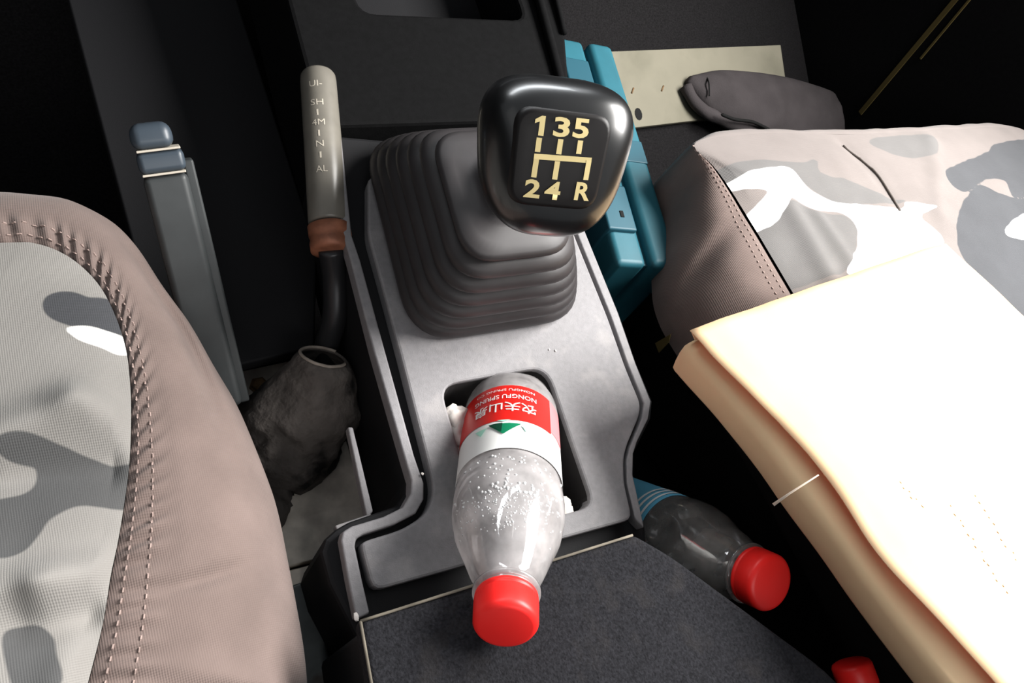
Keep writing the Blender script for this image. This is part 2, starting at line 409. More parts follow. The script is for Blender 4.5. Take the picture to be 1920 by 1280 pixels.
tube('edge_ridge', catmull([q(.377, .42, .0), q(.387, .50, .003), q(.391, .60, .004), q(.393, .65, .004)], 6), .0025, M['dark_plastic'], fc, 8)

# ------------------------------------------------------------------ tunnel of dirty sheet metal beside the driver
tun = thing('transmission_tunnel', 'dusty sheet metal floor tunnel between driver seat and console', 'tunnel', (.08, .1, .06))
def tz(pts, z): return [Pz(x, y, z) for x, y in pts]
slab('metal_plate', tz([(400, 706), (600, 664), (690, 955), (690, 1020), (598, 1046), (470, 1080), (300, 800)], .12), Vd * .012, M['metal_dirty'], tun, bevel=.001)
slab('metal_plate', tz([(480, 1084), (603, 1053), (625, 1130), (580, 1145), (555, 1140), (500, 1150)], .117), Vd * .012, M['metal_dirty'], tun, bevel=.001)
slab('bracket', tz([(535, 1100), (580, 1085), (612, 1200), (640, 1340), (560, 1340)], .118), Vd * .02, M['metal_grey'], tun, bevel=.002)
slab('tunnel_base', [(.065, .04, .095), (.14, .04, .095), (.14, .66, .095), (.065, .66, .095)], Vd * .09, M['console_dark'], tun, bevel=.004)
cov = tz([(415, 692), (590, 650), (640, 470), (560, 380), (330, 420)], .152)
slab('dark_cover', [cov[0], cov[1], Vector((.150, .30, .152)), Vector((.150, .62, .152)), Vector((.02, .62, .152)), Vector((.03, .30, .152))], Vd * .012, M['console_dark'], tun, bevel=.002)
def bolt(p, r, mat, parent):
    b = lathe('bolt', [(0, r * 1.25), (r * .25, r * 1.25), (r * .3, r), (r * .8, r * .95), (r * 1.0, r * .7)], p, Vector((0, 0, 1)), mat, parent, n=6, cap1=True, bevel=0)
    for f in b.data.polygons: f.use_smooth = False
    return b
bolt(Pz(486, 724, .12), .0055, M['rust'], tun)
bolt(Pz(634, 1232, .10), .008, M['steel'], tun)
for (a, b) in (((560, 930), (640, 890)), ((555, 1000), (650, 950))):
    tube('weld_line', [Pz(*a, 0.1143), Pz(*b, 0.1143)], .0008, M['metal_dirty'], tun, 6)

# ------------------------------------------------------------------ centre console
con = thing('centre_console', 'grey plastic centre console with recessed bin and rubber gear boot', 'console', (.21, .15, .1))
DN = -CN
rimw_out = [(600, 250), (640, 430), (657, 487), (700, 655), (757, 853), (771, 900), (770, 925), (756, 950), (720, 968), (660, 986), (643, 996), (639, 1012), (652, 1085), (668, 1162)]
rimw_in = [(640, 250), (660, 440), (676, 487), (722, 655), (777, 853), (795, 905), (795, 935), (780, 962), (740, 983), (682, 1002), (668, 1010), (666, 1024), (680, 1090), (694, 1150)]
pan_l = [(690, 330), (690, 440), (717, 537), (750, 660), (797, 845), (812, 905), (811, 935), (797, 965), (755, 992), (690, 1012), (678, 1018), (680, 1035), (700, 1108)]
pan_r = [(1187, 973), (1171, 905), (1170, 860), (1176, 835), (1199, 780), (1202, 757), (1173, 687), (1140, 594), (1083, 454), (1022, 300)]
rr_in = [(1192, 973), (1176, 905), (1175, 862), (1181, 838), (1204, 783), (1207, 755), (1178, 685), (1145, 592), (1088, 452), (1027, 300)]
rr_out = [(1209, 990), (1196, 930), (1187, 890), (1188, 850), (1195, 828), (1216, 785), (1221, 752), (1192, 680), (1159, 585), (1102, 445), (1040, 290)]
binpx = [(826, 722), (1024, 687), (1114, 948), (908, 1006)]
hole_t = round_poly([Pc(*p) for p in binpx], [.012, .014, .010, .008], 6)
panel = slab_hole('top_panel', round_poly([Pc(*p) for p in pan_l + pan_r], .006, 3), [hole_t], DN * .010, M['console'], con, bevel=.0016, seg=3)
base_out = [(596, 250), (636, 430), (653, 487), (697, 655), (753, 855), (762, 900), (760, 925), (748, 946), (655, 978), (630, 992), (610, 1010), (602, 1035), (618, 1095), (655, 1168), (690, 1240),
            (1215, 1040), (1212, 990), (1190, 900), (1190, 850), (1222, 785), (1225, 752), (1195, 680), (1162, 585), (1104, 445), (1042, 290)]
slab_hole('base_shell', [Pc(*p, -.010) for p in base_out], [[p + DN * .010 for p in hole_t]], Vector((0, 0, -.095)), M['console_dark'], con, bevel=.003)
slab('edge_rim', [Pc(*p, -.001) for p in rimw_out + rimw_in[::-1]], DN * .012, M['console'], con, bevel=.0014)
slab('edge_rim', [Pc(*p, -.001) for p in rr_in + rr_out[::-1]], DN * .012, M['console'], con, bevel=.0012)
# bin liner
cen = sum(hole_t, Vector()) / len(hole_t)
lo = [cen + (p - cen) * .93 + Vector((0, 0, -.075)) for p in hole_t]
n = len(hole_t)
mesh_obj('bin_liner', [p + DN * .004 for p in hole_t] + lo, [[i, (i + 1) % n, (i + 1) % n + n, i + n] for i in range(n)] + [list(range(n, 2 * n))], M['bin'], con, smooth=False)
# narrow side pocket between console and tunnel
slab('pocket_wall', [Pc(*p, -.020) for p in [(652, 800), (662, 800), (700, 958), (688, 972)]], DN * .008, M['console'], con, bevel=.001)
slab('pocket_wall', [Pc(*p, -.020) for p in [(628, 985), (696, 962), (702, 976), (634, 1000)]], DN * .008, M['console'], con, bevel=.001)
# stray paint chips on the edge
for (x, y, r) in ((668, 1156, .0022), (792, 888, .0009), (1042, 657, .0008), (1030, 655, .0006)):
    bm = bmesh.new(); bmesh.ops.create_icosphere(bm, subdivisions=1, radius=r)
    for v in bm.verts: v.co = Vector((v.co.x * (.6 + .6 * random.random()), v.co.y * 1.2, v.co.z * .5)) + Pc(x, y, .0005) - con.location
    me = bpy.data.meshes.new('paint_chip'); bm.to_mesh(me); bm.free(); finish('paint_chip', me, M['tissue'], con)

# ------------------------------------------------------------------ gear lever
gl = thing('gear_lever', 'gear lever with glossy black knob marked 1 to 5 and R', 'gear lever', Pc(890, 440))
KC = PD(1028, 293, .285)
B = [Pc(772, 648), Pc(1092, 596), Pc(1012, 246), Pc(676, 262)]   # base corners: front left, front right, back right, back left
Bc = sum(B, Vector()) / 4
top_c = Bc.lerp(KC, .46) + Vector((.004, .006, .002))
def ring(scale, c, rnd, ndir=CN):
    pts = [c + (b - Bc) * scale for b in B]
    return round_poly(pts, rnd, 8)
V = []; Fc = []; rings = []
nr = 6
prof = []
for k in range(nr):
    t0 = k / nr
    sc = 1.0 - .44 * t0 ** 1.15
    hgt = t0
    dh = 1.0 / nr
    for (f, o) in ((.0, -.12), (.08, -.05), (.18, -.005), (.34, .016), (.54, .016), (.72, -.006), (.84, -.05), (.93, -.12), (.97, -.15)):
        s2 = 1.0 - .44 * (t0 + f * dh) ** 1.15
        prof.append((hgt + f * dh, s2 + o))
prof += [(.99, .50), (1.02, .53), (1.05, .525), (1.075, .49), (1.09, .40), (1.10, .30), (1.13, .24), (1.17, .22)]
for (h, s) in prof:
    c = Bc.lerp(top_c, h)
    rings.append(ring(s, c, .030 * max(s, .3) + .004))
n = len(rings[0])
for r in rings: V += r
for i in range(len(rings) - 1):
    for k in range(n): Fc.append([i * n + k, i * n + (k + 1) % n, (i + 1) * n + (k + 1) % n, (i + 1) * n + k])
Fc.append([(len(rings) - 1) * n + k for k in range(n)])
mesh_obj('rubber_boot', V, Fc, M['rubber'], gl, smooth=True)
ax = (KC - top_c).normalized()
tube('collar', [top_c - ax * .004, top_c + ax * .004, top_c + ax * .012, top_c + ax * .030], [.016, .0155, .013, .011], M['rubber'], gl, 24)
tube('shaft', [top_c + ax * .01, KC - ax * .008], .0075, M['steel'], gl, 16)
# knob: a squarish rounded body with its engraved face towards the driver
nrm = (-ray(1037, 295).normalized() + RIGHT * .28 + DOWN * .20).normalized()
up0 = (-DOWN + RIGHT * .04); e2 = (up0 - nrm * up0.dot(nrm)).normalized(); e1 = e2.cross(nrm)
A1, A2, A3 = .0278, .0290, .0250
def knob_pt(u, v):       # u: angle round the face, v: from front (0) to back (pi)
    sp = lambda c, p: math.copysign(abs(c) ** p, c)
    p1 = .62; p2 = .66
    x = sp(math.sin(v), p2) * sp(math.cos(u), p1); y = sp(math.sin(v), p2) * sp(math.sin(u), p1); z = sp(math.cos(v), p2)
    tp = 1 + .13 * y - .05 * max(0, -y) * 2 * abs(y)
    bk = 1 - .18 * max(0, -z)
    return KC + e1 * (A1 * x * tp * bk) + e2 * (A2 * y * bk) + nrm * (A3 * z)
V = []; Fc = []; nu, nv = 64, 40
for j in range(nv + 1):
    for i in range(nu): V.append(knob_pt(2 * math.pi * i / nu, max(.02, min(math.pi - .02, math.pi * j / nv))))
for j in range(nv):
    for i in range(nu): Fc.append([j * nu + i, j * nu + (i + 1) % nu, (j + 1) * nu + (i + 1) % nu, (j + 1) * nu + i])
Fc.append(list(range(nu))[::-1]); Fc.append([nv * nu + i for i in range(nu)])
knob = mesh_obj('knob', V, Fc, M['knob'], gl, smooth=True)
FC = KC + nrm * A3 - e1 * .0028 + e2 * .0030
def fp(x, y, h=0): return FC + e1 * x + e2 * y + nrm * (h - 5.0 * (x * x + y * y) * .6)
pl = round_poly([Vector((-.0165, -.0175, 0)), Vector((.0165, -.0175, 0)), Vector((.0180, .0165, 0)), Vector((-.0175, .0165, 0))], .007, 6)
# face plate follows the slight dome of the knob
V = []; Fc = []; rs = [0, .35, .7, .9, .97, 1.0]; hh = [.0004, .0004, .0004, .0004, .0002, -.0025]
for rr_, h_ in zip(rs[1:], hh[1:]):
    for p in pl: V.append(fp(p.x * rr_, p.y * rr_, h_))
n = len(pl)
for i in range(len(rs) - 2):
    for k in range(n): Fc.append([i * n + k, i * n + (k + 1) % n, (i + 1) * n + (k + 1) % n, (i + 1) * n + k])
Fc.append(list(range(n)))
plate = mesh_obj('face_plate', V, Fc, M['knob_face'], knob, smooth=True)
g = 1.0
def tfn(x, y): return fp(x, y - .0008, .0008)
mesh_obj('gear_number', [tfn(-.0088 + x, .0116 + y) for x, y in ((-.0004, -.0033), (.0015, -.0033), (.0015, .0033), (.0002, .0033), (-.0020, .0019), (-.0020, .0006), (-.0004, .0013))], [list(range(7))], M['cream'], knob)
for s, x, y in (('3', -.0012, .0119), ('5', .0058, .0122), ('2', -.0084, -.0100), ('4', -.0010, -.0100), ('R', .0103, -.0094)):
    text_obj('gear_number', s, M['cream'], knob, tfn, height=.0066, width=.0058 if s != '1' else .0034, offset=.03 if s != '1' else .0, cx=x, cy=y)
def stroke(pts, wd=.0019):
    for a, b in zip(pts, pts[1:]):
        a = Vector(a); b = Vector(b); d = (b - a); L = d.length; d.normalize(); s = Vector((-d.y, d.x)) * wd / 2
        c4 = [a + s - d * wd * .5 * 0, b + s, b - s, a - s]
        mesh_obj('gear_line', [tfn(p.x, p.y) for p in c4], [[0, 1, 2, 3]], M['cream'], knob)
stroke([(-.0086, .0076), (-.0086, .0028)]); stroke([(-.0010, .0079), (-.0010, .0028)]); stroke([(.0062, .0082), (.0062, .0036)])
stroke([(-.0096, .0012), (.0114, .0018)]); stroke([(-.0086, .0004), (-.0086, -.0060)]); stroke([(-.0010, .0004), (-.0010, -.0060)]); stroke([(.0105, .0018), (.0105, -.0052)])

# ------------------------------------------------------------------ transfer lever
tl = thing('transfer_lever', 'slim grey lever with engraved grip and copper ring in torn boot', 'lever', Pz(520, 860, .12))
g0 = PD(617, 422, .480); g1 = PD(596, 140, .512); ad = (g1 - g0).normalized(); L = (g1 - g0).length
grip = lathe('grip', [(0, .0122), (.002, .0130), (L * .5, .0124), (L - .006, .0121), (L - .002, .0117), (L - .0005, .0108), (L, .009)], g0, ad, M['grip'], tl, n=40, cap0=True, cap1=True)
tocam = (CAM - (g0 + g1) / 2).normalized(); ex = ad.cross(tocam).normalized() * 1.0; 
if ex.dot(RIGHT) < 0: ex = -ex
nz_ = ex.cross(ad)
def gfn(x, y):
    s = y; r = .0130 - .0012 * (s / L) + .0002
    a = x / r
    return g0 + ad * s + (ex * math.sin(a) + nz_ * math.cos(a)) * r
hgt = .0045
for s, px, wd in (('UI-', 178, .0085), ('SH', 214, .0085), ('I', 234, .0012), ('4M', 252, .0085), ('I', 273, .0012), ('N', 292, .005), ('I', 313, .0012), ('AL', 338, .0075)):
    yy = L * (422 - px) / (422 - 140)
    text_obj('engraved_letters', s, M['etch'], grip, gfn, height=hgt, width=wd, sub=1, cx=-.002, cy=yy)
rg0 = g0 - ad * .0008
lathe('copper_ring', [(-.018, .0090), (-.0175, .0122), (-.012, .0132), (-.009, .0126), (-.007, .0136), (-.001, .0134), (0, .0118)], rg0, ad, M['copper'], tl, n=32, cap0=True, cap1=True, rfun=lambda s, r, a: r * (1 + .03 * math.sin(3 * a + s * 300)))
p_in = Pz(612, 690, .150)
tube('shaft', catmull([g0 - ad * .016, PD(628, 520, .488), PD(628, 590, .497), PD(612, 650, .508), p_in], 6), .0082, M['steel'], tl, 18)
# torn leather boot: wrinkled sleeve from the floor up to an open, pale-edged mouth
mouth_c = PD(606, 668, .485); base_c = Pz(425, 965, .098)
path = catmull([mouth_c, PD(592, 725, .492), PD(572, 785, .503), PD(535, 850, .514), PD(488, 908, .522), base_c], 10)
V = []; Fc = []; nn = 48
def wr(qv): return .010 * noise.noise(qv * 30) + .006 * noise.noise(qv * 75 + Vector((3, 1, 7))) + .003 * noise.noise(qv * 160)
axm = (path[0] - path[2]).normalized()
for i, p in enumerate(path):
    t = i / (len(path) - 1)
    d = path[min(i + 1, len(path) - 1)] - path[max(i - 1, 0)]
    e, g = frame(d, Vector((1, 0, .2)))
    r = .0145 + .026 * min(1, t * 1.8) ** .8 + .012 * max(0, t - .5)
    fl = 1.0 - .25 * t
    for k in range(nn):
        a = 2 * math.pi * k / nn
        qv = p + e * math.cos(a) * r + g * math.sin(a) * r * fl
        V.append(qv + (qv - p).normalized() * wr(qv) * min(1, .15 + t * 2.0) )
for i in range(len(path) - 1):
    for k in range(nn): Fc.append([i * nn + k, i * nn + (k + 1) % nn, (i + 1) * nn + (k + 1) % nn, (i + 1) * nn + k])
boot = mesh_obj('leather_boot', V, Fc, M['leather'], tl, smooth=True, solid=.0018)
e0 = V[:nn]
tube('mouth_edge', [e0[k % nn] for k in range(4, nn - 5)], .0011, M['leather_edge'], boot, 8)

# ------------------------------------------------------------------ handbrake
hb = thing('handbrake_lever', 'grey handbrake lever with worn blue grey tip beside driver seat', 'handbrake', Pz(405, 730, .12))
a0 = PD(416, 756, .475); a1 = PD(308, 324, .425); hd = (a1 - a0).normalized()
hx = hd.cross((CAM - a1).normalized()).normalized(); hx = hx if hx.dot(RIGHT) > 0 else -hx
hn = hx.cross(hd)
def bar(name, s0, s1, w0, w1, h0, h1, mat, parent, off=0, lift=0, bevel=.003, seg=3):
    V = []
    for s, w_, h_ in ((s0, w0, h0), (s1, w1, h1)):
        c = a0 + hd * s + hx * off + hn * lift
        for sx, sz in ((-1, -1), (1, -1), (1, 1), (-1, 1)): V.append(c + hx * sx * w_ / 2 + hn * sz * h_ / 2)
    return mesh_obj(name, V, [[0, 1, 2, 3], [4, 5, 6, 7], [0, 1, 5, 4], [1, 2, 6, 5], [2, 3, 7, 6], [3, 0, 4, 7]], mat, parent, bevel=bevel, seg=seg)
Lh = (a1 - a0).length
bar('lever_arm', 0, Lh, .0245, .0235, .026, .024, M['brake'], hb, bevel=.004)
bar('side_flange', 0, Lh + .006, .006, .006, .020, .018, M['brake'], hb, off=.0135, lift=-.002, bevel=.0015)
bar('grip_band', Lh + .001, Lh + .013, .0245, .0245, .025, .025, M['brake_head'], hb, bevel=.0035)
bar('tip', Lh + .014, Lh + .028, .0225, .021, .024, .020, M['brake_head'], hb, off=-.002, bevel=.0055, seg=4)
for s in (Lh + .0005, Lh + .0135):
    bar('worn_edge', s - .0006, s + .0006, .0225, .0225, .0262, .0262, M['etch'], hb, lift=.0, bevel=.0004)

# ------------------------------------------------------------------ carpeted box behind the console
cb = thing('storage_box', 'charcoal carpeted storage box under the red bottle cap', 'box', (.18, -.05, .1))
bt = [Pz(673, 1160, .262), Pz(1190, 1000, .262), Pz(1260, 1040, .262), Pz(1580, 1276, .262), Vector((.335, -.16, .262)), Vector((.335, -.30, .262)), Vector((.06, -.30, .262)), Pz(694, 1290, .262)]
slab('carpet_top', round_poly(bt, [.004, .004, .01, .02, .01, .01, .01, 0], 4), Vd * .014, M['carpet'], cb, bevel=.004, seg=3)
c_ = sum(bt, Vector()) / len(bt)
slab('box_body', [c_ + (p - c_) * .975 + Vd * .013 for p in bt], Vd * .20, M['console_dark'], cb, bevel=.004)
eA, eB = Pz(676, 1164, .2625), Pz(1186, 1003, .2625)
tube('edge_binding', [eA.lerp(eB, t / 20) + Vector((0, 0, .0006 * noise.noise(Vector((t * .7, 0, 0))))) for t in range(21)], .0007, M['binding'], cb, 8)
eC = Pz(700, 1300, .2625)
tube('edge_binding', [eA, eA.lerp(eC, .5), eC], .0007, M['binding'], cb, 8)

# ------------------------------------------------------------------ bottles
def bottle_profile(Lb, R, rn):
    # s measured from the cap end towards the base
    return [(.016, rn * .93), (.022, rn * .95), (.025, rn * 1.02), (.032, rn * 1.22), (.042, R * .73), (.055, R * .90), (.067, R * .985), (.078, R), (.088, R * .985), (.091, R * .96)]
def make_bottle(name, label, cap_c, axis, Lb, R, rn, mats, red=True, full=True, group=None):
    """cap_c: centre of the cap's outer end; axis points from the cap to the base"""
    axis = axis.normalized()
    b = thing(name, label, 'bottle', cap_c + axis * Lb, group)
    tc_ = (CAM - (cap_c + axis * .12)).normalized(); e, g = frame(axis, tc_)   # e faces up towards the viewer
    pr = bottle_profile(Lb, R, rn)
    pr += [(s, R * (.965 + .0 * s)) for s in np.linspace(.094, Lb - .026, 10)]
    pr += [(Lb - .022, R * .99), (Lb - .014, R * .985), (Lb - .007, R * .93), (Lb - .002, R * .80), (Lb, R * .60), (Lb - .003, R * .3), (Lb - .005, .001)]
    def rf(s, r, a):
        if s > Lb - .016: return r * (1 - .05 * (math.cos(5 * a) * .5 + .5) * min(1, (s - Lb + .016) / .01))
        return r
    lathe('bottle_body', pr, cap_c, axis, mats['body'], b, n=70, hint=tc_, rfun=rf)
    # cap with a rounded rim and fine ribs
    lathe('cap', [(.0, .001), (.0, rn * .80), (.0008, rn * .93), (.0024, rn * .995), (.004, rn), (.0135, rn * 1.01), (.0142, rn * .97), (.0146, rn * 1.01), (.0168, rn * 1.0), (.017, rn * .9)], cap_c, axis, M['red_cap'], b, n=96, hint=tc_, cap0=True,
          rfun=lambda s, r, a: r * (1 + (.006 if .004 < s < .0136 and True else 0) * math.cos(48 * a)))
    lathe('neck_ring', [(.0185, rn * .9), (.019, rn * 1.08), (.0205, rn * 1.08), (.021, rn * .9)], cap_c, axis, mats['body'], b, n=48, hint=tc_)
    return b, axis, e, g
R = .0305; Lb = .180
capc = PD(948, 1176, .338)
baxis = (PD(959, 742, .500) - capc).normalized()
b1, ba, be, bgv = make_bottle('water_bottle', 'empty water bottle with red and white label lying in console bin', capc, baxis, Lb, R, .0152, {'body': M['pet']})
# orient the label so that its middle faces the camera
if bgv.dot(RIGHT) < 0: bgv = -bgv
def lab(x, s, lift=.0008):        # x: distance round the bottle to the right, s: along axis from the cap
    r = R * .968 + lift; a = x / (R * .968)
    return capc + ba * s + (be * math.cos(a) + bgv * math.sin(a)) * r
def lab_patch(name, x0, x1, s0f, s1f, mat, parent, lift=.0006, nx=40, ns=10):
    V = []; Fc = []
    for j in range(ns + 1):
        for i in range(nx + 1):
            x = x0 + (x1 - x0) * i / nx; s0 = s0f(x) if callable(s0f) else s0f; s1 = s1f(x) if callable(s1f) else s1f
            V.append(lab(x, s0 + (s1 - s0) * j / ns, lift))
    for j in range(ns):
        for i in range(nx): Fc.append([j * (nx + 1) + i, j * (nx + 1) + i + 1, (j + 1) * (nx + 1) + i + 1, (j + 1) * (nx + 1) + i])
    return mesh_obj(name, V, Fc, mat, parent, smooth=True)
C = 2 * math.pi * R * .968
S0, S1 = .0925, .154                 # label from near the shoulder to near the base
label = lab_patch('label', -C / 2, C / 2, S0, S1, M['white_label'], b1, .0006, 96, 12)
arc = lambda x: .122 - .010 * math.cos(x / R * .9) + .006
lab_patch('red_band', -.046, .026, lambda x: .1215 - .004 * math.cos(min(1.5, abs(x + .004) * 34)), S1 - .0005, M['red_label'], label, .0009, 50, 12)
lab_patch('pink_band', .026, .040, .1215, S1 - .0005, M['pink_label'], label, .0009, 12, 8)
def up_fn(x, y): return lab(x, y, .0013)
def tfn1(cs):
    # reading direction: the top of the letters points to the cap
    return lambda x, y: lab(-x - .004, cs - y, .0013)
text_obj('label_text', '农夫山泉', M['white_label'], label, tfn1(.1305), width=.038, height=.0095, offset=.012, sub=1)
text_obj('label_text', 'NONGFU SPRING', M['white_label'], label, tfn1(.1412), width=.038, height=.0042, offset=.01, sub=1)
text_obj('label_text', 'NONGFU SPRING CO', M['white_label'], label, tfn1(.1482), width=.036, height=.0022, sub=1)
def tri(name, pts, mat, lift):
    # subdivided so it follows the curve
    a, b_, c_2 = [Vector((p[0], p[1], 0)) for p in pts]; V = []; Fc = []; K = 8; idx = {}
    for i in range(K + 1):
        for j in range(K + 1 - i):
            p = a + (b_ - a) * i / K + (c_2 - a) * j / K; idx[i, j] = len(V); V.append(lab(p.x, p.y, lift))
    for i in range(K):
        for j in range(K - i):
            Fc.append([idx[i, j], idx[i + 1, j], idx[i, j + 1]])
            if i + j < K - 1: Fc.append([idx[i + 1, j], idx[i + 1, j + 1], idx[i, j + 1]])
    return mesh_obj(name, V, Fc, mat, label)
tri('mountain_print', [(-.0125, 0.1143), (.0060, 0.1143), (-.0040, 0.1043)], M['green_print'], .0012)
tri('mountain_print', [(-.0125, 0.1145), (-.0045, 0.1145), (-.0050, 0.1066)], M['dark_green_print'], .0014)
tri('mountain_print', [(-.0210, 0.1133), (-.0135, 0.1128), (-.0170, 0.1068)], M['mint_print'], .0012)
tri('mountain_print', [(.0060, 0.1128), (.0120, 0.1128), (.0085, 0.1078)], M['mint_print'], .0012)
tri('mountain_print', [(-.0080, 0.1176), (.0000, 0.1176), (-.0040, 0.1160)], M['mint_print'], .0012)
# condensation drops on the shoulder
bm = bmesh.new()
prf = bottle_profile(Lb, R, .0152)
def rad_at(s):
    for (s0, r0), (s1, r1) in zip(prf, prf[1:]):
        if s0 <= s <= s1: return r0 + (r1 - r0) * (s - s0) / (s1 - s0)
    return R * .965
for k in range(420):
    a = random.gauss(0, .55); s = random.choice([random.uniform(.040, .062), random.uniform(.048, .066), random.uniform(.040, .088)])
    r = rad_at(s) - .0004; rd = random.uniform(.00035, .0008) * (1.5 if s > .06 else 1)
    p = capc + ba * s + (be * math.cos(a) + bgv * math.sin(a)) * r
    ret = bmesh.ops.create_icosphere(bm, subdivisions=1, radius=rd)
    for v in ret['verts']: v.co += p - b1.location
me = bpy.data.meshes.new('condensation'); bm.to_mesh(me); bm.free()
for f in me.polygons: f.use_smooth = True
tag(finish('condensation', me, M['drop'], b1, smooth=True), None, None, 'stuff')

# second bottle, fallen into the gap beside the passenger seat
cap2 = PD(1448, 1094, .455)
ax2 = (PD(1190, 980, .575) - cap2).normalized()
b2, a2, e2_, g2_ = make_bottle('water_bottle', 'bottle with blue label fallen between box and passenger seat', cap2, ax2, .20, .0330, .0178, {'body': M['pet_dim']})
lab2 = lathe('label', [(.092, .0322), (.095, .0326), (.165, .0324)], cap2, ax2, M['blue_label'], b2, n=60)
for s in (.0955, .1015, .107):
    lathe('label_stripe', [(s, .0330), (s + .0022, .0330)], cap2, ax2, M['white_label'], lab2, n=60)
# third bottle: only its neck shows at the lower edge
cap3 = PD(1594, 1240, .47); ax3 = Vector((-.02, -.95, -.16)).normalized()
make_bottle('water_bottle', 'bottle lying deepest in the gap, small dark red cap at the lower edge', cap3, ax3, .19, .0240, .0125, {'body': M['pet_dim']})

# crumpled tissue tucked into the bin
def crumple(name, label_, pts, r, cat='tissue'):
    bm = bmesh.new()
    for p in pts:
        ret = bmesh.ops.create_icosphere(bm, subdivisions=3, radius=r)
        for v in ret['verts']:
            d = v.co.normalized(); v.co = v.co * (1 + .35 * noise.noise(d * 2.2 + p * 40) + .18 * noise.noise(d * 6 + p * 90)) + p
    me = bpy.data.meshes.new(name); bm.to_mesh(me); bm.free()
    o = finish(name, me, M['tissue'], None, smooth=True); tag(o, label_, cat); return o
crumple('crumpled_tissue', 'crumpled white tissue squeezed left of the bottle in bin', [Pc(852, 788, -.010), Pc(857, 815, -.010), Pc(866, 842, -.012)], .0090)
crumple('tissue_scrap', 'small white tissue scrap at right rear corner of bin', [Pc(1056, 944, -.006), Pc(1060, 958, -.006)], .0045)

# ------------------------------------------------------------------ seats
def sdf(P, polys):
    """positive inside: signed distance of points P (n,2) to a union of polygons"""
    best = np.full(len(P), -1.0)
    for poly in polys:
        A = np.array(poly); Bq = np.roll(A, -1, 0)
        d = np.full(len(P), 9.0); ins = np.zeros(len(P), bool)
        for a, b in zip(A, Bq):
            ab = b - a; t = np.clip(((P - a) @ ab) / max(ab @ ab, 1e-12), 0, 1)
            d = np.minimum(d, np.linalg.norm(P - a - t[:, None] * ab, axis=1))
            c = ((a[1] > P[:, 1]) != (b[1] > P[:, 1])) & (P[:, 0] < (b[0] - a[0]) * (P[:, 1] - a[1]) / (b[1] - a[1] + 1e-12) + a[0])
            ins ^= c
        best = np.maximum(best, np.where(ins, d, -d))
    return best
def smooth_poly(px, z):
    return [(p.x, p.y) for p in catmull([Pz(x, y, z) for x, y in px], 5, True)]
def blob(cx, cy, r, seed):
    return [(cx + r * (1 + .45 * noise.noise(Vector((math.cos(a) * 1.3, math.sin(a) * 1.3, seed)))) * math.cos(a) * 1.5, cy + r * (1 + .5 * noise.noise(Vector((math.cos(a) * 1.5, math.sin(a) * 1.5, seed + 9)))) * math.sin(a) * .8) for a in np.linspace(0, 2 * math.pi, 28)[:-1]]
